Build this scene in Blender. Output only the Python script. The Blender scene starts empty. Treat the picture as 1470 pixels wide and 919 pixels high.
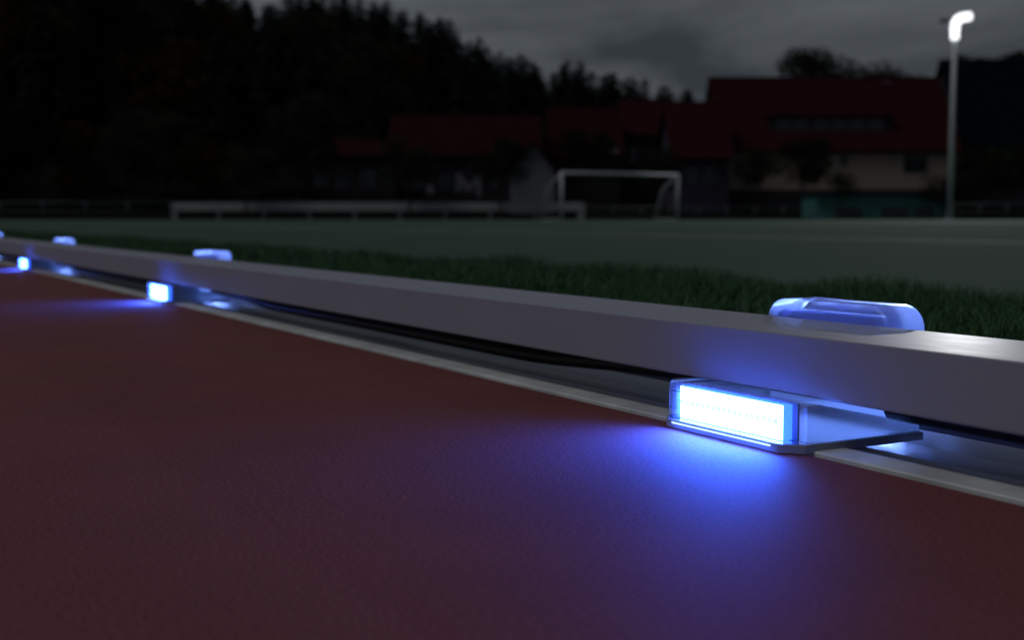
import bpy, bmesh, math, random
import numpy as np
from mathutils import Vector, Matrix

random.seed(7)
rng = np.random.default_rng(7)
S = 0.105                      # camera height in metres; small things are laid out in this unit
PW, PH, FPX, HORIZON, VANISH = 1470.0, 919.0, 1775.0, 312.0, -280.0

# ------------------------------------------------------------------ camera
sc = bpy.context.scene
COL = sc.collection
pitch = math.atan((PH/2-HORIZON)/FPX)
yaw = math.atan((PW/2-VANISH)/math.hypot(FPX, PH/2-HORIZON))
F = Vector((math.sin(yaw)*math.cos(pitch), math.cos(yaw)*math.cos(pitch), -math.sin(pitch)))
R = Vector((math.cos(yaw), -math.sin(yaw), 0))
U = R.cross(F)
CAM = Vector((0, 0, S))
cd = bpy.data.cameras.new('camera')
cam = bpy.data.objects.new('camera', cd); COL.objects.link(cam)
m = Matrix((R, U, -F)).transposed().to_4x4(); m.translation = CAM
cam.matrix_world = m
cd.sensor_fit = 'HORIZONTAL'; cd.sensor_width = 36.0; cd.lens = FPX/PW*36.0
cd.clip_start = 0.01; cd.clip_end = 3000
cd.dof.use_dof = True; cd.dof.focus_distance = 0.60; cd.dof.aperture_fstop = 11.5
sc.camera = cam

# ------------------------------------------------------------------ sky, sun, exposure
SKYOFF = (6, 3, 9)
SUN_AZ = math.radians(-82)           # clockwise from +Y: over the track, high behind thin cloud
SUN_EL = math.radians(57)
w = bpy.data.worlds.new('World'); sc.world = w; w.use_nodes = True
nt = w.node_tree; N = nt.nodes; N.clear()
def nd(t, nt=nt, **k):
    n = nt.nodes.new(t)
    for a, b in k.items(): setattr(n, a, b)
    return n
out = nd('ShaderNodeOutputWorld'); bg = nd('ShaderNodeBackground')
sky = nd('ShaderNodeTexSky', sky_type='NISHITA', sun_disc=False, sun_elevation=SUN_EL, sun_rotation=SUN_AZ)
sky.air_density = 1.0; sky.dust_density = 3.0
tc = nd('ShaderNodeTexCoord'); mp = nd('ShaderNodeMapping'); mp.inputs['Scale'].default_value = (1.0, 1.0, 3.4); mp.inputs['Location'].default_value = SKYOFF
nt.links.new(tc.outputs['Generated'], mp.inputs['Vector'])
n1 = nd('ShaderNodeTexNoise'); n1.inputs['Scale'].default_value = 4.4; n1.inputs['Detail'].default_value = 5; n1.inputs['Roughness'].default_value = 0.5; n1.inputs['Distortion'].default_value = 0.35
nt.links.new(mp.outputs[0], n1.inputs['Vector'])
cr = nd('ShaderNodeValToRGB')
cr.color_ramp.elements[0].position = 0.39; cr.color_ramp.elements[0].color = (0.036, 0.042, 0.050, 1)
cr.color_ramp.elements[1].position = 0.61; cr.color_ramp.elements[1].color = (0.102, 0.112, 0.127, 1)
nt.links.new(n1.outputs['Fac'], cr.inputs[0])
sk = nd('ShaderNodeVectorMath', operation='SCALE'); sk.inputs['Scale'].default_value = 0.006
nt.links.new(sky.outputs[0], sk.inputs[0])
mx = nd('ShaderNodeMix', data_type='RGBA'); mx.inputs['Factor'].default_value = 0.88
nt.links.new(sk.outputs[0], mx.inputs['A']); nt.links.new(cr.outputs[0], mx.inputs['B'])
nt.links.new(mx.outputs['Result'], bg.inputs['Color']); bg.inputs['Strength'].default_value = 1.0
nt.links.new(bg.outputs[0], out.inputs[0])

sd = bpy.data.lights.new('sun', 'SUN'); sd.energy = 0.5; sd.angle = math.radians(22); sd.color = (1.0, 0.97, 0.94)
sun = bpy.data.objects.new('sun', sd); COL.objects.link(sun)
sdir = Vector((math.sin(SUN_AZ)*math.cos(SUN_EL), math.cos(SUN_AZ)*math.cos(SUN_EL), math.sin(SUN_EL)))
sun.rotation_euler = sdir.to_track_quat('Z', 'Y').to_euler(); sun.location = sdir*200

sc.view_settings.view_transform = 'Standard'; sc.view_settings.look = 'None'
sc.view_settings.exposure = 0; sc.view_settings.gamma = 1; sc.view_settings.use_curve_mapping = False
sc.render.engine = 'CYCLES'
sc.cycles.use_denoising = True
sc.cycles.max_bounces = 10; sc.cycles.transparent_max_bounces = 24
sc.cycles.sample_clamp_indirect = 6.0
sc.cycles.caustics_reflective = False; sc.cycles.caustics_refractive = False

# ------------------------------------------------------------------ helpers
def pix(x, y, D):              # pixel of the photograph + distance along the view axis -> point
    return CAM + (F*FPX + R*(x-PW/2) - U*(y-PH/2))*(D/FPX)
def hor(x, D, z=0.0):          # direction of a pixel column at distance D, at height z
    p = pix(x, HORIZON, D); return Vector((p.x, p.y, z))
def elev(y, D):                # height of a pixel row above the world zero at distance D
    return pix(PW/2, y, D).z

def mat(name, color, rough=0.6, metal=0.0, spec=0.5, noise=None, bump=None, coat=0.0):
    """noise = (scale, second colour, contrast); bump = (scale, strength, distance)"""
    M = bpy.data.materials.new(name); M.use_nodes = True
    t = M.node_tree; p = t.nodes['Principled BSDF']
    p.inputs['Base Color'].default_value = (*color, 1); p.inputs['Roughness'].default_value = rough
    p.inputs['Metallic'].default_value = metal; p.inputs['Specular IOR Level'].default_value = spec
    p.inputs['Coat Weight'].default_value = coat
    co = t.nodes.new('ShaderNodeTexCoord')
    if noise:
        n = t.nodes.new('ShaderNodeTexNoise'); n.inputs['Scale'].default_value = noise[0]; n.inputs['Detail'].default_value = 6
        r = t.nodes.new('ShaderNodeMapRange'); r.inputs['From Min'].default_value = 0.5-noise[2]; r.inputs['From Max'].default_value = 0.5+noise[2]
        x = t.nodes.new('ShaderNodeMix'); x.data_type = 'RGBA'
        x.inputs['A'].default_value = (*color, 1); x.inputs['B'].default_value = (*noise[1], 1)
        t.links.new(co.outputs['Object'], n.inputs['Vector']); t.links.new(n.outputs['Fac'], r.inputs['Value'])
        t.links.new(r.outputs[0], x.inputs['Factor']); t.links.new(x.outputs['Result'], p.inputs['Base Color'])
    if bump:
        n = t.nodes.new('ShaderNodeTexNoise'); n.inputs['Scale'].default_value = bump[0]; n.inputs['Detail'].default_value = 4
        b = t.nodes.new('ShaderNodeBump'); b.inputs['Strength'].default_value = bump[1]; b.inputs['Distance'].default_value = bump[2]
        t.links.new(co.outputs['Object'], n.inputs['Vector']); t.links.new(n.outputs['Fac'], b.inputs['Height'])
        t.links.new(b.outputs[0], p.inputs['Normal'])
    return M

def emit(name, color, strength):
    M = bpy.data.materials.new(name); M.use_nodes = True; t = M.node_tree; t.nodes.clear()
    o = t.nodes.new('ShaderNodeOutputMaterial'); e = t.nodes.new('ShaderNodeEmission')
    e.inputs['Color'].default_value = (*color, 1); e.inputs['Strength'].default_value = strength
    t.links.new(e.outputs[0], o.inputs[0]); return M

def clear(name, tint, rough=0.06, haze=0.1, hazecol=(0.8, 0.85, 1), ior=1.49):
    """clear moulded plastic wall: see-through, Fresnel gloss, a little cloudiness"""
    M = bpy.data.materials.new(name); M.use_nodes = True; t = M.node_tree; t.nodes.clear()
    o = t.nodes.new('ShaderNodeOutputMaterial')
    tr = t.nodes.new('ShaderNodeBsdfTransparent'); tr.inputs['Color'].default_value = (*tint, 1)
    tl = t.nodes.new('ShaderNodeBsdfTranslucent'); tl.inputs['Color'].default_value = (*hazecol, 1)
    df = t.nodes.new('ShaderNodeBsdfDiffuse'); df.inputs['Color'].default_value = (*hazecol, 1)
    g = t.nodes.new('ShaderNodeBsdfGlossy'); g.inputs['Roughness'].default_value = rough; g.inputs['Color'].default_value = (1, 1, 1, 1)
    fr = t.nodes.new('ShaderNodeFresnel'); fr.inputs['IOR'].default_value = ior
    a = t.nodes.new('ShaderNodeMixShader'); a.inputs[0].default_value = 0.35
    b = t.nodes.new('ShaderNodeMixShader'); b.inputs[0].default_value = haze
    c = t.nodes.new('ShaderNodeMixShader')
    t.links.new(tl.outputs[0], a.inputs[1]); t.links.new(df.outputs[0], a.inputs[2])
    t.links.new(tr.outputs[0], b.inputs[1]); t.links.new(a.outputs[0], b.inputs[2])
    t.links.new(fr.outputs[0], c.inputs[0]); t.links.new(b.outputs[0], c.inputs[1]); t.links.new(g.outputs[0], c.inputs[2])
    t.links.new(c.outputs[0], o.inputs[0]); return M

def link(name, me, material=None, parent=None, loc=None, smooth=False):
    o = bpy.data.objects.new(name, me); COL.objects.link(o)
    if material is not None and not me.materials: me.materials.append(material)
    if parent is not None: o.parent = parent
    if loc is not None: o.location = loc
    if smooth:
        for p in me.polygons: p.use_smooth = True
    return o
def from_bm(name, bm, material, parent=None, loc=None, smooth=False):
    me = bpy.data.meshes.new(name); bmesh.ops.recalc_face_normals(bm, faces=bm.faces[:]); bm.to_mesh(me); bm.free()
    return link(name, me, material, parent, loc, smooth)
def from_py(name, v, f, material, parent=None, loc=None, smooth=False):
    me = bpy.data.meshes.new(name); me.from_pydata(v, [], f); me.update()
    return link(name, me, material, parent, loc, smooth)
def thing(name, label, cat, loc=(0, 0, 0), rz=0.0, group=None):
    o = bpy.data.objects.new(name, None); COL.objects.link(o); o.empty_display_size = 0.1
    o.location = loc; o.rotation_euler = (0, 0, rz); return tag(o, label, cat, group)
def tag(o, label, cat, group=None):
    o['label'] = label; o['category'] = cat
    if group: o['group'] = group
    return o
def struct(o): o['kind'] = 'structure'; return o
def box(bm, x0, x1, y0, y1, z0, z1):
    vs = [bm.verts.new((x, y, z)) for x in (x0, x1) for y in (y0, y1) for z in (z0, z1)]
    for q in ((0, 1, 3, 2), (4, 6, 7, 5), (0, 4, 5, 1), (2, 3, 7, 6), (0, 2, 6, 4), (1, 5, 7, 3)):
        bm.faces.new([vs[i] for i in q])
    return vs
def box_obj(name, x0, x1, y0, y1, z0, z1, material, parent=None, bevel=0.0, seg=2):
    bm = bmesh.new(); box(bm, x0, x1, y0, y1, z0, z1)
    if bevel: bmesh.ops.bevel(bm, geom=bm.edges[:], offset=bevel, segments=seg, affect='EDGES', profile=0.5)
    return from_bm(name, bm, material, parent, smooth=False)
def tube(bm, pts, radii, n=10, cap=True):
    pts = [Vector(p) for p in pts]
    if not hasattr(radii, '__len__'): radii = [radii]*len(pts)
    rings = []; ref = None
    for i, p in enumerate(pts):
        d = (pts[min(i+1, len(pts)-1)]-pts[max(i-1, 0)]).normalized()
        if ref is None: ref = d.orthogonal().normalized()
        a = (ref-d*ref.dot(d)).normalized(); b = d.cross(a); ref = a
        rings.append([bm.verts.new(p+(a*math.cos(2*math.pi*k/n)+b*math.sin(2*math.pi*k/n))*radii[i]) for k in range(n)])
    for r0, r1 in zip(rings, rings[1:]):
        for k in range(n): bm.faces.new((r0[k], r0[(k+1) % n], r1[(k+1) % n], r1[k]))
    if cap: bm.faces.new(rings[0][::-1]); bm.faces.new(rings[-1])
def extrude_y(name, prof, y0, y1, material, parent=None, step=None, smooth=False):
    """closed (x,z) profile swept along Y"""
    ys = [y0, y1] if not step else list(np.linspace(y0, y1, max(2, int((y1-y0)/step)+1)))
    v = []; f = []; n = len(prof)
    for y in ys: v += [(x, y, z) for x, z in prof]
    for i in range(len(ys)-1):
        for k in range(n): f.append((i*n+k, i*n+(k+1) % n, (i+1)*n+(k+1) % n, (i+1)*n+k))
    f.append(tuple(range(n))[::-1]); f.append(tuple((len(ys)-1)*n+k for k in range(n)))
    bm = bmesh.new(); vs = [bm.verts.new(p) for p in v]
    for q in f: bm.faces.new([vs[i] for i in q])
    return from_bm(name, bm, material, parent, smooth=smooth)

# ------------------------------------------------------------------ materials
def track_material():
    M = bpy.data.materials.new('red_track_rubber'); M.use_nodes = True; t = M.node_tree; p = t.nodes['Principled BSDF']
    L = t.links.new; co = t.nodes.new('ShaderNodeTexCoord')
    a = t.nodes.new('ShaderNodeTexNoise'); a.inputs['Scale'].default_value = 620; a.inputs['Detail'].default_value = 6
    v = t.nodes.new('ShaderNodeTexVoronoi'); v.inputs['Scale'].default_value = 700
    b = t.nodes.new('ShaderNodeTexNoise'); b.inputs['Scale'].default_value = 9; b.inputs['Detail'].default_value = 4
    for n in (a, v, b): L(co.outputs['Object'], n.inputs['Vector'])
    mr = t.nodes.new('ShaderNodeMapRange'); mr.inputs['From Min'].default_value = 0.3; mr.inputs['From Max'].default_value = 0.75; mr.inputs['To Min'].default_value = 0.45; mr.inputs['To Max'].default_value = 1.5
    L(a.outputs['Fac'], mr.inputs['Value'])
    mr2 = t.nodes.new('ShaderNodeMapRange'); mr2.inputs['From Min'].default_value = 0.3; mr2.inputs['From Max'].default_value = 0.7; mr2.inputs['To Min'].default_value = 0.88; mr2.inputs['To Max'].default_value = 1.1
    L(b.outputs['Fac'], mr2.inputs['Value'])
    mu = t.nodes.new('ShaderNodeMath'); mu.operation = 'MULTIPLY'; L(mr.outputs[0], mu.inputs[0]); L(mr2.outputs[0], mu.inputs[1])
    sc_ = t.nodes.new('ShaderNodeVectorMath'); sc_.operation = 'SCALE'; sc_.inputs[0].default_value = (0.18, 0.053, 0.051)
    L(mu.outputs[0], sc_.inputs['Scale']); L(sc_.outputs[0], p.inputs['Base Color'])
    p.inputs['Roughness'].default_value = 0.75; p.inputs['Specular IOR Level'].default_value = 0.3
    ad = t.nodes.new('ShaderNodeMath'); ad.operation = 'SUBTRACT'; L(a.outputs['Fac'], ad.inputs[0]); L(v.outputs['Distance'], ad.inputs[1])
    bu = t.nodes.new('ShaderNodeBump'); bu.inputs['Strength'].default_value = 0.16; bu.inputs['Distance'].default_value = 0.0006
    L(ad.outputs[0], bu.inputs['Height']); L(bu.outputs[0], p.inputs['Normal'])
    return M
M_track = track_material()
M_line = mat('white_line_paint', (0.74, 0.74, 0.72), 0.6, noise=(40, (0.6, 0.6, 0.58), 0.3))
M_worn = mat('worn_line_paint', (0.55, 0.57, 0.55), 0.7, noise=(20, (0.4, 0.43, 0.4), 0.3))
M_rail = mat('anodised_rail', (0.31, 0.32, 0.41), 0.44, 0.0, 0.65, noise=(6, (0.285, 0.295, 0.38), 0.3), bump=(900, 0.04, 0.0004))
def smudge(M, lo, hi, scale):
    t = M.node_tree; p = t.nodes['Principled BSDF']; co = t.nodes.new('ShaderNodeTexCoord')
    mp_ = t.nodes.new('ShaderNodeMapping'); mp_.inputs['Scale'].default_value = (1, .35, 1)
    n = t.nodes.new('ShaderNodeTexNoise'); n.inputs['Scale'].default_value = scale; n.inputs['Detail'].default_value = 7; n.inputs['Roughness'].default_value = .65
    q = t.nodes.new('ShaderNodeMapRange'); q.inputs['From Min'].default_value = .35; q.inputs['From Max'].default_value = .65; q.inputs['To Min'].default_value = lo; q.inputs['To Max'].default_value = hi
    t.links.new(co.outputs['Object'], mp_.inputs[0]); t.links.new(mp_.outputs[0], n.inputs['Vector']); t.links.new(n.outputs['Fac'], q.inputs['Value']); t.links.new(q.outputs[0], p.inputs['Roughness'])
smudge(M_rail, .40, .47, 30)
M_lip = mat('pale_gutter_lip', (0.74, 0.77, 0.80), 0.4, noise=(30, (0.48, 0.5, 0.51), 0.2))
M_gutter = mat('grey_gutter', (0.82, 0.84, 0.88), 0.28, noise=(18, (0.72, 0.74, 0.78), 0.3))
M_cable = mat('black_cable', (0.012, 0.012, 0.014), 0.4)
M_dark = mat('dark_gap', (0.015, 0.014, 0.014), 0.9)
M_turf = mat('field_turf', (0.060, 0.100, 0.076), 0.9, spec=0.1, noise=(0.5, (0.048, 0.083, 0.062), 0.25), bump=(160, 0.5, 0.01))
M_soil = mat('turf_soil', (0.03, 0.05, 0.03), 0.95, spec=0.1, noise=(60, (0.02, 0.03, 0.018), 0.3))
M_grass = mat('grass_blades', (0.075, 0.16, 0.06), 0.6, spec=0.2, noise=(70, (0.03, 0.095, 0.055), 0.16))
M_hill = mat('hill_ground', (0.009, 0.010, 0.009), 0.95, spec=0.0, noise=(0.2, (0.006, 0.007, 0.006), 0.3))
BLUE = (0.022, 0.11, 1.0)
M_panel = emit('lit_panel', (0.06, 0.16, 1.0), 48)
M_block = emit('glowing_block', (0.02, 0.09, 1.0), 4.5)
M_chip = emit('led_chip', (0.74, 0.80, 0.97), 1.0)
M_edge = emit('edge_highlight', (0.25, 0.4, 1.0), 3.2)  # highlight along the base edge, put in as emission
M_rearglow = emit('rear_glow', (0.2, 0.34, 1.0), 45)
M_backglow = emit('back_glow', (0.16, 0.3, 1.0), 4.5)
M_shell = clear('clear_shell', (0.94, 0.96, 1.0), 0.07, 0.07)
M_base = clear('clear_base', (0.8, 0.85, 0.95), 0.12, 0.75, (0.85, 0.89, 0.97))
M_rearshell = clear('clear_rear_shell', (0.92, 0.95, 1.0), 0.2, 0.38, (0.9, 0.93, 1.0))
M_body = clear('frosted_body', (0.8, 0.85, 0.93), 0.18, 0.75, (0.78, 0.82, 0.9))
M_core = clear('cloudy_core', (0.5, 0.6, 0.95), 0.25, 0.75, (0.34, 0.5, 0.95))
M_shield = mat('light_shield', (0.3, 0.34, 0.42), 0.5)
M_seam = mat('seam_gasket', (0.03, 0.04, 0.07), 0.4)

# ------------------------------------------------------------------ ground
XE = 3.655*S                    # edge of the running surface
ZF = -0.06                      # level of the sports field
o = from_py('ground', [(-400, -300, -0.12), (700, -300, -0.12), (700, 900, -0.12), (-400, 900, -0.12)], [(0, 1, 2, 3)], M_hill); struct(o)
def grid_sheet(name, x0, x1, y0, y1, z, material):
    return struct(from_py(name, [(x0, y0, z), (x1, y0, z), (x1, y1, z), (x0, y1, z)], [(0, 1, 2, 3)], material))
bm = bmesh.new(); box(bm, -9.4, XE-0.0015, -25, 78, -0.06, 0.0)
bmesh.ops.bevel(bm, geom=[e for e in bm.edges if all(abs(v.co.x-(XE-0.0015)) < 1e-5 and v.co.z > -0.01 for v in e.verts)], offset=0.0012, segments=2, affect='EDGES')
struct(from_bm('running_track', bm, M_track))
for i in range(1, 8):
    x = XE+0.02-1.22*i
    grid_sheet('lane_line', x-0.025, x+0.025, -25, 78, 0.004, M_line)
# sports field beyond the grass strip, with its touch line and the penalty area in front of the goal
struct(from_py('sports_field', [(1.12, -25, ZF), (120, -25, ZF), (120, 140, ZF), (1.12, 140, ZF)], [(0, 1, 2, 3)], M_turf))
grid_sheet('touch_line', 6.72, 6.84, -20, 100, ZF+0.004, M_worn)

# gutter under the kerb rail: pale lip, stepped grey channel
gp = [(3.665, -0.3), (3.665, 0.006), (3.675, 0.012), (3.845, 0.012), (3.855, 0.004), (3.855, -0.3)]
o = extrude_y('gutter_lip', [(x*S, z*S) for x, z in gp], -25, 78, M_lip); struct(o)
gp = [(3.858, -0.3), (3.858, 0.002), (3.90, -0.012), (3.99, -0.02), (4.0, -0.005), (4.06, -0.03), (4.2, -0.055), (4.34, -0.03), (4.44, 0.03), (4.5, 0.04), (4.72, 0.04), (4.72, -0.3)]
o = extrude_y('drainage_gutter', [(x*S, z*S) for x, z in gp], -25, 78, M_gutter); struct(o)
# bed of the grass strip
gb = [(4.725*S, -0.1), (4.725*S, 0.0), (1.08, 0.0), (1.12, -0.055), (1.12, -0.1)]
o = extrude_y('grass_bed', gb, -25, 78, M_soil); struct(o)

# ------------------------------------------------------------------ grass blades (nobody could count them)
def blades(n, y0, y1, width, hmin, hmax, x0=4.76*S, x1=1.10):
    u = rng.random(n)
    px = x0+(x1-x0)*rng.random(n); py = y0+(y1-y0)*u
    h = hmin+(hmax-hmin)*rng.random(n)**0.8
    patch = 0.82+0.30*np.sin(px*17+np.sin(py*9))*np.sin(py*13+1.3*np.sin(px*11)); h *= patch
    a = rng.random(n)*2*np.pi; lean = (0.15+0.75*rng.random(n)**1.6)*h; la = rng.random(n)*2*np.pi
    wx, wy = np.cos(a)*width/2, np.sin(a)*width/2
    lx, ly = np.cos(la)*lean, np.sin(la)*lean
    V = np.zeros((n, 5, 3))
    V[:, 0] = np.stack([px-wx, py-wy, np.full(n, -0.002)], 1); V[:, 1] = np.stack([px+wx, py+wy, np.full(n, -0.002)], 1)
    V[:, 2] = np.stack([px+lx*.35+wx*.8, py+ly*.35+wy*.8, h*.6], 1); V[:, 3] = np.stack([px+lx*.35-wx*.8, py+ly*.35-wy*.8, h*.6], 1)
    V[:, 4] = np.stack([px+lx, py+ly, h*np.sqrt(np.clip(1-(lean/h)**2*.5, .3, 1))], 1)
    return V.reshape(-1, 3)
V = np.concatenate([blades(62000, 0.15, 1.9, 0.0018, 0.016, 0.048), blades(34000, 1.9, 5.0, 0.0036, 0.02, 0.045),
                    blades(26000, 5.0, 14.0, 0.006, 0.024, 0.040), blades(14000, 14.0, 40.0, 0.014, 0.026, 0.04)])
nb = len(V)//5
me = bpy.data.meshes.new('grass')
base = np.arange(nb)[:, None]*5
quads = (base+np.array([[0, 1, 2, 3]])); tris = (base+np.array([[3, 2, 4]]))
me.vertices.add(len(V)); me.vertices.foreach_set('co', V.ravel())
loops = np.concatenate([quads, tris], 1).ravel()
me.loops.add(len(loops)); me.loops.foreach_set('vertex_index', loops)
me.polygons.add(nb*2)
st = (np.arange(nb)[:, None]*7+np.array([[0, 4]])).ravel(); me.polygons.foreach_set('loop_start', st)
me.update(calc_edges=True)
g = link('grass', me, M_grass); g['kind'] = 'stuff'; tag(g, 'strip of long dark green grass growing along the kerb rail', 'grass')

# ------------------------------------------------------------------ kerb rail
t = thing('kerb_rail', 'long pale grey metal kerb rail running along the red track', 'kerb rail', (3.7*S, 0, 0))
x0, x1, z0, z1 = 0.01*S, 0.66*S, 0.228*S, 0.490*S
c = 0.006*S; wl = 0.035*S
def rail_prof(z0, z1):
    return [(x0+c, z1), (x1-c, z1), (x1-c*.3, z1-c*.3), (x1, z1-c), (x1, .046*S), (x1-wl, .046*S), (x1-wl, z1-wl), (x0+wl, z1-wl), (x0+wl, z0+c*1.6), (x0+wl*.7, z0), (x0+c*1.2, z0), (x0+c*.3, z0+c*.5), (x0, z0+c*1.6), (x0, z1-c), (x0+c*.3, z1-c*.3)]
joints = [-6.0, 6.9, 12.9, 18.9, 24.9, 30.9, 36.9, 42.9, 48.9, 54.9]
for a, b in zip(joints, joints[1:]):
    extrude_y('rail_section', rail_prof(z0, z1), a+0.0006, b-0.0006, M_rail, t)
for y in joints[1:-1]:
    box_obj('joint_sleeve', x0+wl+.0005, x1-wl-.0005, y-0.06, y+0.06, z1-wl-0.0045, z1-wl-0.0005, M_rail, t)

# ------------------------------------------------------------------ track lights: clear units that carry the rail
def plan_block(name, pts, z0, z1, material, parent, bev=0.0, seg=3, vert_bev=None):
    bm = bmesh.new()
    lo = [bm.verts.new((x*S, y*S, z0*S)) for x, y in pts]; hi = [bm.verts.new((x*S, y*S, z1*S)) for x, y in pts]
    n = len(pts); bm.faces.new(lo[::-1]); bm.faces.new(hi)
    for k in range(n): bm.faces.new((lo[k], lo[(k+1) % n], hi[(k+1) % n], hi[k]))
    if bev:
        es = [e for e in bm.edges if all(abs(v.co.z-z1*S) < 1e-6 for v in e.verts)]
        bmesh.ops.bevel(bm, geom=es, offset=bev*S, segments=seg, affect='EDGES', profile=0.5)
    return from_bm(name, bm, material, parent)
def round_block(name, x0, x1, y0, y1, z0, z1, r, material, parent, seg=5):
    bm = bmesh.new(); box(bm, x0*S, x1*S, y0*S, y1*S, z0*S, z1*S)
    es = [e for e in bm.edges if not all(abs(v.co.z-z0*S) < 1e-6 for v in e.verts)]
    bmesh.ops.bevel(bm, geom=es, offset=r*S, segments=seg, affect='EDGES', profile=0.5)
    o = from_bm(name, bm, material, parent)
    return o
BEAM = 0.60
OX, OY = 3.56, 4.335             # local origin of a unit: foot of its front face
def arch_block(name, x0, x1, y0, y1, z0, z1, rad, bev, material, parent, n=7):
    """plate with rounded upper corners seen from the track, softened rims"""
    def ring(i):
        q = max(rad-i, .005); Y0, Y1, Z1 = y0+i, y1-i, z1-i
        pr = [(Y0, z0), (Y1, z0)]
        pr += [(Y1-q+q*math.cos(a), Z1-q+q*math.sin(a)) for a in np.linspace(0, math.pi/2, n)]
        pr += [(Y0+q+q*math.cos(a), Z1-q+q*math.sin(a)) for a in np.linspace(math.pi/2, math.pi, n)]
        return pr
    bm = bmesh.new()
    rows = [(x0+bev*(1-math.cos(a)), bev*(1-math.sin(a))) for a in np.linspace(0, math.pi/2, 5)]
    rows += [(x1-bev*(1-math.cos(a)), bev*(1-math.sin(a))) for a in np.linspace(math.pi/2, 0, 5)]
    rs_ = [[bm.verts.new((x*S, y*S, z*S)) for y, z in ring(i)] for x, i in rows]
    m_ = len(rs_[0])
    for A, B in zip(rs_, rs_[1:]):
        for k in range(m_): bm.faces.new((A[k], B[k], B[(k+1) % m_], A[(k+1) % m_]))
    for vs in (rs_[0], rs_[-1][::-1]):                 # end faces with edges of their own stay flat
        bm.faces.new([bm.verts.new(v.co) for v in vs])
    o = from_bm(name, bm, material, parent)
    for p in o.data.polygons:
        p.use_smooth = len(p.vertices) == 4
        if len(p.vertices) > 4 and (p.normal.x > 0) != (p.center.x > (x0+x1)/2*S): p.flip()
    o.data.set_sharp_from_angle(angle=math.radians(50))
    return o
def make_unit():
    t = thing('track_light', '', 'track light')
    xs = lambda x: x-OX
    ch, w_, xb = 0.075, 0.465, 4.31
    front = [(0, -w_+ch), (0, w_-ch), (ch*.8, w_), (xs(xb), w_), (xs(xb), -w_), (ch*.8, -w_)]
    front = front[::-1]
    sh = plan_block('front_shell', front, 0.043, 0.221, M_shell, t, bev=0.022)
    e = 0.016
    slab = [(-e, -w_+ch), (-e, w_-ch), (ch*.8, w_+e), (xs(4.32), w_+e), (xs(4.32), -w_-e), (ch*.8, -w_-e)][::-1]
    bs = plan_block('base_plate', slab, 0.004, 0.041, M_base, t, bev=0.006, seg=2)
    box_obj('edge_highlight', (-e-.004)*S, (-e+.003)*S, -.345*S, .345*S, .024*S, .0305*S, M_edge, bs)
    box_obj('gasket', -.004*S, .004*S, -.37*S, .37*S, .176*S, .1785*S, M_seam, sh)
    pn = box_obj('light_panel', .032*S, .0355*S, -.365*S, .345*S, .047*S, .198*S, M_panel, t)
    box_obj('light_block', .036*S, .085*S, -.37*S, .35*S, .046*S, .2*S, M_block, t, bevel=.004*S)
    box_obj('light_shield', .087*S, .096*S, -.4*S, .385*S, .044*S, .206*S, M_shield, t)  # added opaque plate, keeps the block's glow off the housing sides
    for k in range(18):
        y = -.325+.65*k/17
        box_obj('led', .026*S, .031*S, (y-.011)*S, (y+.011)*S, .115*S, .137*S, M_chip, pn)
    ib = plan_block('frosted_body', [(.10, -.44), (.10, .44), (.725, .44), (.725, -.44)][::-1], .046, .2, M_body, t, bev=.02)
    box_obj('back_glow_strip', .64*S, .67*S, -.40*S, .40*S, .10*S, .16*S, M_backglow, t)  # added glow inside the body, brightens its back and the rail's rear wall
    al = bpy.data.lights.new('led_beam', 'AREA'); al.shape = 'RECTANGLE'; al.size = .68*S; al.size_y = .13*S; al.energy = BEAM; al.color = (0.02, 0.095, 1.0); al.spread = math.radians(138)
    ao = bpy.data.objects.new('led_beam', al); COL.objects.link(ao); ao.parent = t
    ao.location = (.02*S, -.01*S, .125*S); ao.rotation_euler = (Vector((1, 0, .12))).to_track_quat('Z', 'Y').to_euler()
    ra, rb = 4.12-OY, 4.97-OY
    rs = arch_block('rear_shell', xs(4.385), xs(4.64), ra+.015, rb+.015, 0.042, 0.58, .12, .022, M_rearshell, t)

    cr_ = arch_block('rear_core', xs(4.395), xs(4.50), ra+.075, rb-.045, 0.15, 0.528, .07, .012, M_core, t)
    box_obj('rear_glow_strip', xs(4.41)*S, xs(4.61)*S, (ra+.08)*S, (rb-.08)*S, .07*S, .10*S, M_rearglow, t)  # unseen glowing strip, added to light the rear block from below
    return t
def copy_tree(o, parent=None):
    c_ = o.copy(); COL.objects.link(c_); c_.parent = parent
    for chd in list(o.children): copy_tree(chd, c_)
    return c_
unit0 = make_unit()
UY = [4.335, 14.75, 25.2, 35.6]
ul = ['clear plastic track light glowing blue under the kerb rail, its LED row facing the camera',
      'clear blue-lit track light under the kerb rail, second along from the big LED unit',
      'clear blue-lit track light under the kerb rail, third along from the big LED unit',
      'clear blue-lit track light under the kerb rail, fourth along from the big LED unit']
ul[0] = 'large clear plastic track light with a row of LEDs glowing blue under the kerb rail'
for i, y in enumerate(UY):
    u = unit0 if i == 0 else copy_tree(unit0)
    u.location = (OX*S, y*S, 0); u['label'] = ul[i]; u['group'] = 'blue track lights under the kerb rail'
    if i:
        for chd in u.children:
            if chd.name.startswith('rear_'): chd.location.y += 0.7*S

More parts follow.
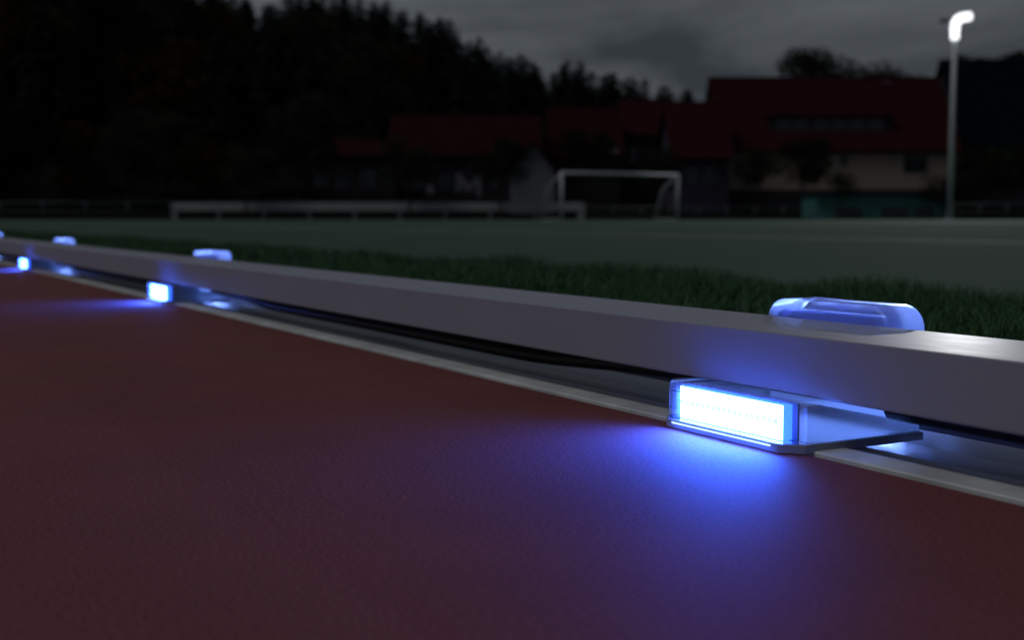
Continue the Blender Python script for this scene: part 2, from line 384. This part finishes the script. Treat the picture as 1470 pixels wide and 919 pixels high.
# black cable slung from light to light below the rail
cl = ['black cable hanging under the kerb rail, from the large LED light away from its neighbours',
      'black cable hanging under the kerb rail between the large LED light and the second light',
      'black cable hanging under the kerb rail between the second and third track lights',
      'black cable hanging under the kerb rail between the third and fourth track lights']
spans = [(-5.6, UY[0])]+list(zip(UY, UY[1:]))
for i, (a, b) in enumerate(spans):
    pts = []
    ya, yb = a+.48, b-.48
    for k in range(41):
        q = k/40; y = ya+(yb-ya)*q; d = max(0.0, min(y-ya, yb-y))
        q2 = min(max((d-.6)/1.7, 0), 1); z = 0.160-0.064*q2*q2*(3-2*q2); x = 4.12
        pts.append((x*S, y*S, z*S))
    bm = bmesh.new(); tube(bm, pts, 0.049*S, 12)
    o = from_bm('power_cable', bm, M_cable, smooth=True); tag(o, cl[i], 'cable', 'cables between the track lights')

# ------------------------------------------------------------------ football goal
G = ZF
M_white = mat('white_tube_paint', (0.44, 0.46, 0.5), 0.45)
pL = hor(806, 62.2, G); pR = hor(972, 65.7, G)
ax = (pR-pL).normalized(); bk = Vector((-ax.y, ax.x, 0))
t = thing('football_goal', 'white tubular football goal standing on the field without a net', 'goal', (pL+pR)/2)
off = (pL+pR)/2
hg = 2.46
def gt(name, pts, r, parent=t):
    bm = bmesh.new(); tube(bm, [Vector(p)-off for p in pts], r, 10); return from_bm(name, bm, M_white, parent, smooth=True)
up = Vector((0, 0, 1))
gt('goal_post', [pL, pL+up*hg], 0.085); gt('goal_post', [pR, pR+up*hg], 0.085)
gt('crossbar', [pL+up*(hg-.06)-ax*.02, pR+up*(hg-.06)+ax*.02], 0.085)
for p in (pL, pR):
    gt('net_support', [p+up*(hg-.12)+bk*.05, p+up*(hg-.45)+bk*.75, p+up*(hg-.85)+bk*1.35, p+up*.1+bk*2.0], 0.06)
    gt('ground_bar', [p+up*.06+bk*.08, p+up*.06+bk*2.0], 0.03)

# ------------------------------------------------------------------ floodlight mast
D = 82
b = hor(1363, D, G)
t = thing('floodlight_mast', 'tall pale floodlight mast with a glowing white elbow head', 'floodlight', b)
M_pole = mat('galvanised_pole', (0.48, 0.52, 0.55), 0.5, 0.1)
M_lamp = emit('lamp_light', (0.93, 0.96, 1.0), 2.2)
M_fix = mat('dark_fixture', (0.05, 0.055, 0.06), 0.5)
ztop = elev(29, D)-G; zs = elev(59, D)-G
bm = bmesh.new(); tube(bm, [(0, 0, 0), (0, 0, zs*.5), (0, 0, zs)], [0.18, 0.155, 0.135], 14); from_bm('pole', bm, M_pole, t, smooth=True)
box_obj('base_flange', -.3, .3, -.3, .3, 0, .05, M_pole, t)
rv = R; arm = []
r_l = 0.30
elbow = [(0, zs), (0, ztop-.55), (.05, ztop-.28), (.2, ztop-.08), (.45, ztop+.04), (1.0, ztop+.11)]
bm = bmesh.new(); tube(bm, [Vector((rv.x*a, rv.y*a, z)) for a, z in elbow], [.24, .27, .28, .28, .27, .26], 14)
lh = from_bm('lit_head', bm, M_lamp, t, smooth=True)
ld = bpy.data.lights.new('flood_beam', 'SPOT'); ld.energy = 11500; ld.spot_size = math.radians(120); ld.spot_blend = .5; ld.shadow_soft_size = .2; ld.color = (.95, .97, 1)
lo = bpy.data.objects.new('flood_beam', ld); COL.objects.link(lo); lo.parent = t
lo.location = Vector((rv.x*.75, rv.y*.75, ztop))-Vector((F.x, F.y, 0)).normalized()*.55
lo.rotation_euler = (Vector((F.x, F.y, .22))).to_track_quat('Z', 'Y').to_euler()
bm = bmesh.new(); tube(bm, [Vector((-rv.x*a, -rv.y*a, z)) for a, z in ((.28, ztop-.12), (.55, ztop-.16))], .06, 8); br = from_bm('side_bracket', bm, M_fix, t, smooth=True)
bm = bmesh.new(); box(bm, -.42, .18, -.16, .16, -.13, .1)
bmesh.ops.bevel(bm, geom=bm.edges[:], offset=.05, segments=2, affect='EDGES')
bmesh.ops.rotate(bm, verts=bm.verts[:], cent=(0, 0, 0), matrix=Matrix.Rotation(math.atan2(R.y, R.x), 3, 'Z'))
o = from_bm('side_fixture', bm, M_fix, t); o.location = Vector((-rv.x*.6, -rv.y*.6, ztop-.17))

# ------------------------------------------------------------------ barrier board and railings beyond the field
M_board = mat('barrier_board', (0.36, 0.37, 0.39), 0.6, noise=(1.5, (0.30, 0.31, 0.33), 0.3))
M_steel = mat('railing_steel', (0.07, 0.08, 0.09), 0.5, 0.2)
D = 84
def frame_at(xa, xb, Da, Db=None):
    pa = hor(xa, Da, G); pb = hor(xb, Db or Da, G); v = pb-pa
    return pa, v.length, math.atan2(v.y, v.x)
pa, Lb, rz = frame_at(249, 834, D)
t = thing('barrier_board', 'long low white barrier board behind the football goal', 'barrier', pa, rz)
zt = elev(290.5, D)-G; zb = elev(302.5, D)-G
for k in range(9):
    a, b_ = Lb*k/9, Lb*(k+1)/9
    box_obj('board_panel', a+.02, b_-.02, -.03, .03, zb, zt, M_board, t)
for k in range(10):
    a = Lb*k/9; wd = .22 if k in (0, 9) else .06
    box_obj('post', a-wd, a+wd, .035, .13, 0, zt-.01, M_board, t)
def railing(xa, xb, Da, n, ytop, label):
    pa, L_, rz = frame_at(xa, xb, Da); t = thing('railing', label, 'railing', pa, rz)
    zt = elev(ytop, Da)-G
    for k in range(n):
        bm = bmesh.new(); tube(bm, [(L_*k/(n-1), 0, 0), (L_*k/(n-1), 0, zt)], .045, 8); from_bm('post', bm, M_steel, t, smooth=True)
    for z in (zt, zt*.5):
        bm = bmesh.new(); tube(bm, [(-.2, .05, z), (L_+.2, .05, z)], .045 if z == zt else .025, 8); from_bm('rail', bm, M_steel, t, smooth=True)
railing(-60, 245, 84, 6, 290.5, 'dark steel railing with open bays beside the barrier board')
railing(1368, 1600, 84, 7, 293, 'pale steel railing beside the floodlight mast')
railing(840, 1165, 90, 9, 297, 'low dark railing behind the football goal, before the teal clubhouse')

# ------------------------------------------------------------------ hill
SKY = [(-700, -120), (-200, -120), (0, -110), (250, -40), (350, 2), (450, -2), (560, 8), (600, 26), (640, 40), (720, 80), (790, 98), (860, 112), (940, 126), (1040, 146), (1150, 160), (1300, 165), (1480, 150), (1700, 120), (2200, 90)]
def ysky(x): return float(np.interp(x, [a for a, _ in SKY], [b for _, b in SKY]))
DR = 235.0
def ground_z(x, D):
    top = elev(ysky(x), DR)-13.0
    q = min(max((D-98)/(DR-98), 0), 1); q = q*q*(3-2*q)*0.35+q*0.65
    return G-0.02+max(top, 1.0)*q
v = []; f = []
xs_ = list(range(-900, 2500, 50)); ds = [96, 104, 115, 130, 150, 170, 190, 210, 235, 260, 320, 420]
for x in xs_:
    for D in ds:
        p = hor(x, D); z = ground_z(x, min(D, DR)) - max(0, D-DR)*0.1 + (random.uniform(-.4, .4) if D > 104 else 0)
        v.append((p.x, p.y, z if D > 96 else G-.03))
nD = len(ds)
for i in range(len(xs_)-1):
    for j in range(nD-1): f.append((i*nD+j, (i+1)*nD+j, (i+1)*nD+j+1, i*nD+j+1))
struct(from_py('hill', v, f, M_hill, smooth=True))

# ------------------------------------------------------------------ trees
M_bark = mat('bark', (0.05, 0.042, 0.035), 0.9, spec=0.1, noise=(8, (0.03, 0.026, 0.02), 0.3))
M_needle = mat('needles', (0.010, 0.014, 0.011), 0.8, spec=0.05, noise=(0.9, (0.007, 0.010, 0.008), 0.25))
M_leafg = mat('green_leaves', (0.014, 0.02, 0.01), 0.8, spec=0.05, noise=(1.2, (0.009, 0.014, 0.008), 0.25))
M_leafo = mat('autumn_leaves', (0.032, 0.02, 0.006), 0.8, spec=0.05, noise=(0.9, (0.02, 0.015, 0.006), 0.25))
def conifer_meshes(seed, h=17.0):
    r = random.Random(seed); bm = bmesh.new()
    tube(bm, [(0, 0, -.5), (0, 0, h*.5), (0, 0, h*.97)], [.26, .15, .03], 7)
    tm = bpy.data.meshes.new('trunk'); bm.to_mesh(tm); bm.free(); tm.materials.append(M_bark)
    V = []; Fc = []
    z = h*.10
    while z < h*.985:
        q = z/h; rad = (2.8*(1-q)**0.55+.3)*r.uniform(.75, 1.12); n = max(4, int(5+7*(1-q)))
        a0 = r.random()*6.28
        for k in range(n):
            a = a0+6.283*k/n+r.uniform(-.25, .25); L = rad*r.uniform(.65, 1.15); droop = L*r.uniform(.2, .5); zz = z+r.uniform(-.25, .25)
            d = Vector((math.cos(a), math.sin(a), 0)); s = Vector((-d.y, d.x, 0))
            for seg in range(4):
                t0 = seg/4; t1 = t0+.34
                wdt = L*.30*(1-t0*.6)
                p0 = d*L*t0+Vector((0, 0, zz-droop*t0*t0)); p1 = d*L*min(t1, 1.02)+Vector((0, 0, zz-droop*t1*t1))
                i = len(V); up_ = Vector((0, 0, r.uniform(-.15, .25)))
                V += [p0+up_, p1+s*wdt+Vector((0, 0, -wdt*.5)), p1+d*.12*L, p1-s*wdt+Vector((0, 0, -wdt*.5))]
                Fc += [(i, i+1, i+2), (i, i+2, i+3)]
        z += h*.027*r.uniform(.8, 1.2)
    i = len(V)
    for k in range(5):
        a = k*1.256; V += [Vector((0, 0, h*.975)), Vector((math.cos(a)*.3, math.sin(a)*.3, h*.93)), Vector((math.cos(a+1)*.3, math.sin(a+1)*.3, h*.93))]; Fc.append((i+3*k, i+3*k+1, i+3*k+2))
    cm = bpy.data.meshes.new('crown'); cm.from_pydata(V, [], Fc); cm.materials.append(M_needle)
    return tm, cm
def broadleaf_meshes(seed, h=10.0, w_=4.2, leaf=.34, n=2400, material=None, trunk_h=.3, lobes=11, tr=.22):
    r = random.Random(seed); bm = bmesh.new()
    tube(bm, [(0, 0, -.4), (r.uniform(-.1, .1), 0, h*trunk_h), (r.uniform(-.2, .2), .1, h*.75)], [tr, tr*.75, tr*.2], 8)
    cs = []
    for k in range(lobes):
        a = r.random()*6.283; zz = r.uniform(trunk_h+.12, .93); env = math.sin(math.pi*min(1, max(.12, (zz-trunk_h)/(1.02-trunk_h))))**.6
        d = w_*.5*env*r.uniform(.35, .8); c_ = Vector((math.cos(a)*d, math.sin(a)*d, h*zz)); cs.append((c_, w_*r.uniform(.16, .28)))
        s0 = Vector((0, 0, h*(trunk_h+(zz-trunk_h)*.35))); tube(bm, [s0, (s0+c_)/2+Vector((0, 0, .1*h*.3)), c_], [tr*.45, tr*.28, tr*.08], 5)
    tm = bpy.data.meshes.new('trunk'); bm.to_mesh(tm); bm.free(); tm.materials.append(M_bark)
    V = []; Fc = []
    for k in range(n):
        c_, rad = cs[k % lobes]
        d = Vector((r.gauss(0, 1), r.gauss(0, 1), r.gauss(0, 1))).normalized()*rad*(r.random()**.45)*1.15; d.z *= .8
        p = c_+d; a = Vector((r.gauss(0, 1), r.gauss(0, 1), r.gauss(0, .6))).normalized(); b_ = a.orthogonal().normalized()
        s = leaf*r.uniform(.6, 1.3); i = len(V)
        V += [p-a*s*.6, p+b_*s*.32, p+a*s*.6, p-b_*s*.32]; Fc.append((i, i+1, i+2, i+3))
    cm = bpy.data.meshes.new('crown'); cm.from_pydata(V, [], Fc); cm.materials.append(material or M_leafg)
    return tm, cm
def plant(kind, meshes, x, D, scale, label, cat='tree', group=None, z=None, sx=1.0):
    p = hor(x, D); z = ground_z(x, D) if z is None else z
    t = thing(kind, label, cat, (p.x, p.y, z), random.random()*6.28, group)
    t.scale = (scale*sx, scale*sx, scale)
    link('trunk', meshes[0], None, t); link('crown', meshes[1], None, t)
    return t
conifers = [conifer_meshes(s) for s in (1, 2, 3, 4)]
autumn = [broadleaf_meshes(s, 13, 8.5, .5, 3000, M_leafo, .22, 15) for s in (11, 12)]
greens = [broadleaf_meshes(s, 13, 8.5, .5, 3000, M_leafg, .22, 15) for s in (21, 22)]
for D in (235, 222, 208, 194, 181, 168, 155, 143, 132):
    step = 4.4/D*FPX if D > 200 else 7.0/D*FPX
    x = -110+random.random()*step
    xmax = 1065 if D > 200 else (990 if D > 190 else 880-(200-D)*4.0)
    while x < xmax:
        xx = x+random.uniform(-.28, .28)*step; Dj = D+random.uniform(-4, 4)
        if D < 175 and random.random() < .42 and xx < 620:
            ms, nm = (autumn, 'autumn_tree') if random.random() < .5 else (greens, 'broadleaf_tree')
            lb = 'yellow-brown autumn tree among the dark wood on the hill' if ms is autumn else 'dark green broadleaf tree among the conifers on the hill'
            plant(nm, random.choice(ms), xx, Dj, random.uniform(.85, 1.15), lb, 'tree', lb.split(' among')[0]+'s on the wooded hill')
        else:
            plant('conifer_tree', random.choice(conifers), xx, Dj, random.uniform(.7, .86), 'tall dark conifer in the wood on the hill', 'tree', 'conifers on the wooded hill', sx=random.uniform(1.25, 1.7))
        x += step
# row at the foot of the wood, behind the left railing
for i, x in enumerate((-70, -10, 55, 118, 185, 240, 300, 372, 430)):
    D = 104+6*(i % 2); ms = (greens, autumn)[i in (1, 3, 6)]
    plant('autumn_tree' if ms is autumn else 'broadleaf_tree', ms[i % 2], x, D, random.uniform(.62, .85),
          'low yellow-brown tree at the foot of the wood behind the left railing'.replace('left ', 'open ') if ms is autumn else 'low dark green tree at the foot of the wood behind the open railing', 'tree', 'trees at the foot of the wood', G)

# ------------------------------------------------------------------ houses
def tiles(name, c1, c2):
    M = mat(name, c1, 0.85, spec=0.0, noise=(0.8, c2, 0.3)); t = M.node_tree; p = t.nodes['Principled BSDF']
    co = t.nodes.new('ShaderNodeTexCoord'); wv = t.nodes.new('ShaderNodeTexWave'); wv.bands_direction = 'Z'; wv.inputs['Scale'].default_value = 1.6
    b = t.nodes.new('ShaderNodeBump'); b.inputs['Strength'].default_value = .5; b.inputs['Distance'].default_value = .05
    t.links.new(co.outputs['Object'], wv.inputs['Vector']); t.links.new(wv.outputs['Fac'], b.inputs['Height']); t.links.new(b.outputs[0], p.inputs['Normal']); return M
M_roof = tiles('red_roof_tiles', (0.036, 0.009, 0.013), (0.028, 0.007, 0.011))
M_roof2 = tiles('brown_roof_tiles', (0.028, 0.008, 0.010), (0.021, 0.006, 0.008))
M_slate = tiles('slate_roof', (0.005, 0.007, 0.012), (0.004, 0.006, 0.01))
M_beige = mat('beige_render', (0.33, 0.27, 0.22), 0.85, noise=(.7, (0.27, 0.22, 0.19), 0.3))
M_pink = mat('pinkish_render', (0.34, 0.25, 0.22), 0.85, noise=(.7, (0.29, 0.21, 0.19), 0.3))
M_grey = mat('grey_render', (0.19, 0.19, 0.22), 0.85, noise=(.7, (0.15, 0.15, 0.17), 0.3))
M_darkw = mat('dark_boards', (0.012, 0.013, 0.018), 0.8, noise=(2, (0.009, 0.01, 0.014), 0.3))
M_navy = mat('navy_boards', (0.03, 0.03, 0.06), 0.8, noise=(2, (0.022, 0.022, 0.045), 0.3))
M_teal = mat('teal_boards', (0.065, 0.22, 0.21), 0.7, noise=(1.5, (0.052, 0.17, 0.17), 0.3))
M_glass = mat('window_glass', (0.015, 0.018, 0.022), 0.12, spec=0.6)
M_frame = mat('window_frame', (0.09, 0.095, 0.105), 0.6)
def gable_house(name, label, xa, xb, D, y_base, y_eave, y_ridge, depth, wall, roof, rz_off=0.0, over=.45, hip=0.0):
    """long side towards the field; ridge parallel to that side"""
    pa = hor(xa, D); pb = hor(xb, D); zb = elev(y_base, D); v = pb-pa; L = v.length
    rz = math.atan2(v.y, v.x)+rz_off
    t = thing(name, label, 'building', (pa.x, pa.y, zb), rz)
    he = elev(y_eave, D)-zb; hr = elev(y_ridge, D+depth/2)-zb
    V = [(0, 0, 0), (L, 0, 0), (L, depth, 0), (0, depth, 0), (0, 0, he), (L, 0, he), (L, depth, he), (0, depth, he), (hip, depth/2, hr-.1), (L-hip, depth/2, hr-.1)]
    Fc = [(0, 1, 5, 4), (2, 3, 7, 6), (1, 2, 6, 9, 5) if not hip else (1, 2, 6, 5), (3, 0, 4, 8, 7) if not hip else (3, 0, 4, 7)]
    from_py('wall', V[:8] if hip else V, Fc, wall, t)
    k = (hr-he)/(depth/2); o_ = over; th = .22
    def roof_half(s):
        y0 = -o_ if s > 0 else depth+o_; ze = he-o_*k
        a = [(-o_, y0, ze), (L+o_, y0, ze), (L+o_-hip, depth/2, hr), (-o_+hip, depth/2, hr)]
        Vv = [(x, y, z+.04) for x, y, z in a]+[(x, y, z+.04+th) for x, y, z in a]
        return Vv, [(0, 1, 2, 3), (4, 7, 6, 5), (0, 4, 5, 1), (1, 5, 6, 2), (2, 6, 7, 3), (3, 7, 4, 0)]
    for s in (1, -1):
        Vv, Ff = roof_half(s); from_py('roof_slope', Vv, Ff, roof, t)
    if hip:
        for sgn in (0, 1):
            X0 = -o_ if sgn == 0 else L+o_; X1 = hip-o_ if sgn == 0 else L+o_-hip; ze = he-o_*k
            a = [(X0, -o_, ze+.02), (X0, depth+o_, ze+.02), (X1, depth/2, hr+.02)]
            from_py('hip_slope', a+[(x, y, z+th) for x, y, z in a], [(0, 1, 2), (3, 5, 4), (0, 3, 4, 1), (1, 4, 5, 2), (2, 5, 3, 0)], roof, t)
    rc = bmesh.new(); tube(rc, [(hip-o_, depth/2, hr+.24), (L+o_-hip, depth/2, hr+.24)], .13, 8); from_bm('ridge_cap', rc, roof, t, smooth=True)
    t['he'] = he; t['D'] = D; t['xa'] = xa; t['zb'] = zb; t['k'] = k; t['L'] = L
    return t
def wx(t, x): return (x-t['xa'])/FPX*t['D']
def wz(t, y): return elev(y, t['D'])-t['zb']
def window(t, xa, xb, ya, yb, y_off=0.0, mull=1, material=None):
    a, b_ = wx(t, xa), wx(t, xb); z1_, z0_ = wz(t, ya), wz(t, yb)
    g_ = box_obj('window', a, b_, y_off-.02, y_off+.05, z0_, z1_, material or M_glass, t)
    s = .07
    for (u0, u1, v0, v1) in ((a-s, a, z0_-s, z1_+s), (b_, b_+s, z0_-s, z1_+s), (a, b_, z1_, z1_+s), (a, b_, z0_-s, z0_)):
        box_obj('frame', u0, u1, y_off-.07, y_off+.05, v0, v1, M_frame, g_)
    for k in range(mull):
        c_ = a+(b_-a)*(k+1)/(mull+1); box_obj('mullion', c_-s/2, c_+s/2, y_off-.055, y_off-.022, z0_, z1_, M_frame, g_)
    return g_

# big house with the long dormer
H = gable_house('farmhouse', 'large beige house with steep red roof and a long dormer beside the floodlight mast', 1036, 1370, 118, 306, 213, 117, 13, M_beige, M_roof)
dz0, dz1 = wz(H, 189), wz(H, 166)
he, k = H['he'], H['k']
ya_ = (dz0-he)/k+.02
d = from_py('dormer', [(wx(H, 1108), ya_, dz0), (wx(H, 1284), ya_, dz0), (wx(H, 1284), ya_, dz1), (wx(H, 1108), ya_, dz1), (wx(H, 1108), ya_+1.6, dz1), (wx(H, 1284), ya_+1.6, dz1), (wx(H, 1108), ya_+.3, dz0), (wx(H, 1284), ya_+.3, dz0)],
            [(0, 1, 2, 3), (3, 2, 5, 4), (0, 3, 4, 6), (1, 7, 5, 2)], M_darkw, H)
bm = bmesh.new(); box(bm, wx(H, 1104), wx(H, 1288), ya_-.35, ya_+1.9, dz1+.01, dz1+.14); from_bm('dormer_roof', bm, M_roof2, H)
for a in (1118, 1143, 1172, 1198, 1224, 1250): window(H, a, a+19, 170, 184, ya_-.02, 1)
window(H, 1296, 1328, 223, 246, 0, 1)
window(H, 1205, 1214, 224, 236, 0, 0)
window(H, 1052, 1068, 228, 250, 0, 1)
box_obj('plinth', .0, H['L'], -.06, 0, 0, wz(H, 272), M_darkw, H)
box_obj('chimney', wx(H, 1290), wx(H, 1300), 6.0, 6.7, wz(H, 130), wz(H, 108), M_grey, H)

# red-roofed house with dark walls joined by a lower roof
H2 = gable_house('red_roofed_house', 'dark-walled house with a plain red roof left of the beige house'.replace('left of', 'adjoining'), 968, 1046, 112, 306, 225, 152, 12, M_navy, M_roof)
window(H2, 985, 1000, 240, 262); window(H2, 1012, 1027, 240, 262)
H3 = gable_house('small_red_roofed_house', 'small house with a red hipped roof and dark wall', 884, 972, 128, 302, 192, 148, 9, M_darkw, M_roof, hip=1.2)
window(H3, 905, 922, 212, 235); window(H3, 940, 957, 212, 235)
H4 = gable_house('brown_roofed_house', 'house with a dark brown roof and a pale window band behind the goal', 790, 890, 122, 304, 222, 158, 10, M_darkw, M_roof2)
for a in (836, 852, 868): window(H4, a, a+13, 196+32, 208+34, 0, 0)
bx_ = box_obj('balcony_front', wx(H4, 833), wx(H4, 886), -.7, -.55, wz(H4, 222), wz(H4, 213), M_grey, H4)
# long barn
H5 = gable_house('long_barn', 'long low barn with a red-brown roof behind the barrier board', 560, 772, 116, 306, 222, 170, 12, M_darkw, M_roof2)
box_obj('banner', wx(H5, 655), wx(H5, 691), -.12, -.05, wz(H5, 284), wz(H5, 249), M_grey, H5)
# dark chevron on the banner
zc = lambda y: wz(H5, y)
from_py('banner_mark', [(wx(H5, 661), -.135, zc(249.5)), (wx(H5, 685), -.135, zc(249.5)), (wx(H5, 674), -.135, zc(266))], [(0, 1, 2)], M_darkw, H5)
from_py('banner_mark', [(wx(H5, 660), -.135, zc(283)), (wx(H5, 660), -.135, zc(265)), (wx(H5, 672), -.135, zc(275)), (wx(H5, 684), -.135, zc(265)), (wx(H5, 684), -.135, zc(283))], [(0, 1, 2, 3, 4)], M_navy, H5)
box_obj('door', wx(H5, 613), wx(H5, 623), -.1, -.04, .02, wz(H5, 266), M_grey, H5)
for a in (573, 592, 634, 706): window(H5, a, a+13, 252, 270, 0, 1)
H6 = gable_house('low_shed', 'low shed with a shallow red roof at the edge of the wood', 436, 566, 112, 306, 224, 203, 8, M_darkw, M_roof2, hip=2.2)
for a in (452, 484, 520): window(H6, a, a+18, 245, 268, 0, 2)
# pale gable end
pa = hor(733, 104); pb = hor(796, 104); zb = elev(306, 104); v_ = pb-pa; L = v_.length
t = thing('pale_gable_house', 'pale grey gable end with a red roof beside the football goal', 'building', (pa.x, pa.y, zb), math.atan2(v_.y, v_.x))
he_ = elev(243, 104)-zb; hr_ = elev(205, 104)-zb
from_py('wall', [(0, 0, 0), (L, 0, 0), (L, 8, 0), (0, 8, 0), (0, 0, he_), (L, 0, he_), (L, 8, he_), (0, 8, he_), (L/2, 0, hr_), (L/2, 8, hr_)],
        [(0, 1, 5, 8, 4), (1, 2, 6, 5), (2, 3, 7, 9, 6), (3, 0, 4, 7)], M_grey, t)
for s in (0, 1):
    e0 = (-.4 if s == 0 else L+.4); kk = (hr_-he_)/(L/2); a = [(e0, -.5, he_-.4*kk+.03), (L/2, -.5, hr_+.03), (L/2, 8.3, hr_+.03), (e0, 8.3, he_-.4*kk+.03)]
    from_py('roof_slope', a+[(x, y, z+.2) for x, y, z in a], [(0, 1, 2, 3), (4, 7, 6, 5), (0, 4, 5, 1), (1, 5, 6, 2), (2, 6, 7, 3), (3, 7, 4, 0)], M_roof, t)
t['xa'] = 733; t['D'] = 104; t['zb'] = zb
window(t, 757, 766, 218, 230, 0, 0)
# teal clubhouse
pa = hor(1170, 98); zb = G; pb = hor(1368, 98); v_ = pb-pa; L = v_.length
t = thing('teal_clubhouse', 'low teal clubhouse with dark openings below the beige house', 'building', (pa.x, pa.y, zb), math.atan2(v_.y, v_.x))
t['xa'] = 1170; t['D'] = 98; t['zb'] = zb
box_obj('wall', 0, L, 0, 4.5, 0, wz(t, 279), M_teal, t)
box_obj('flat_roof', -.25, L+.25, -.5, 4.8, wz(t, 279)+.004, wz(t, 275), M_darkw, t)
for a, b_ in ((1199, 1235), (1266, 1302), (1312, 1340)):
    window(t, a, b_, 299, 311, -.06, 2)
# slate house on the far right
H7 = gable_house('slate_roofed_house', 'dark slate-roofed house beyond the floodlight mast', 1382, 1560, 126, 306, 205, 92, 14, M_darkw, M_slate)
window(H7, 1400, 1420, 225, 250); window(H7, 1440, 1460, 225, 250)

# ------------------------------------------------------------------ garden trees and shrubs
small = [broadleaf_meshes(s, 6.2, 4.6, .26, 1900, M_leafg, .42, 12, .13) for s in (31, 32, 33)]
round_ = [broadleaf_meshes(s, 10, 7, .4, 2600, M_leafg, .3, 14, .2) for s in (41, 42)]
bush = [broadleaf_meshes(s, 2.2, 2.6, .16, 1100, M_leafg, .08, 9, .06) for s in (51, 52)]
plant('garden_tree', small[0], 1090, 108, .98, 'young leafy tree with a slanting crown before the beige house wall', z=G)
plant('garden_tree', small[1], 1152, 109, 1.14, 'taller young tree with a forked trunk before the beige house', z=G)
plant('roadside_tree', small[2], 588, 82.5, .88, 'slender dark tree standing before the barrier board by the barn door', z=G)
plant('roadside_tree', small[0], 719, 82.5, .86, 'slender dark tree standing before the barrier board beside the pale gable', z=G)
plant('roadside_tree', small[1], 354, 82.5, .80, 'slender dark tree standing before the barrier board near its railing end', z=G)
plant('garden_tree', round_[0], 845, 106, .74, 'broad dark tree behind the football goal and the pale gable', z=G)
plant('garden_tree', small[2], 948, 104, .95, 'dark tree in front of the small hipped-roof house', z=G)
plant('crown_tree', round_[0], 1165, 150, 1.25, 'broad round tree crown rising behind the red roof ridge', sx=1.25, z=elev(84, 150)-11.4)
plant('crown_tree', round_[1], 1247, 152, .95, 'round pale tree crown rising behind the red roof by the dormer', sx=1.1, z=elev(88, 152)-9.0)
plant('crown_tree', round_[1], 1300, 158, .62, 'small tree top peeking over the red roof near the floodlight mast', z=elev(100, 158)-5.9)
for i, (x, yt) in enumerate(((1392, 85), (1428, 78), (1466, 80), (1500, 84))):
    plant('roof_edge_tree', round_[i % 2], x, 165, 1.0, 'dark tree top rising behind the slate roof', group='trees behind the slate roof', z=elev(yt, 165)-9.8)
for i, (x, D, s) in enumerate(((1402, 108, .62), (1440, 106, .7), (1480, 109, .66), (1378, 104, .45))):
    plant('hedge_tree', round_[i % 2], x, D, s, 'dark leafy tree between the railing and the slate-roofed house', group='trees before the slate-roofed house', z=G)
plant('shrub', bush[0], 1206, 96, 1.1, 'round dark shrub against the teal clubhouse', 'shrub', z=elev(291, 96))
plant('shrub', bush[1], 1352, 96, 1.25, 'dark shrub beside the clubhouse and the floodlight mast', 'shrub', z=elev(291, 96)-.6)
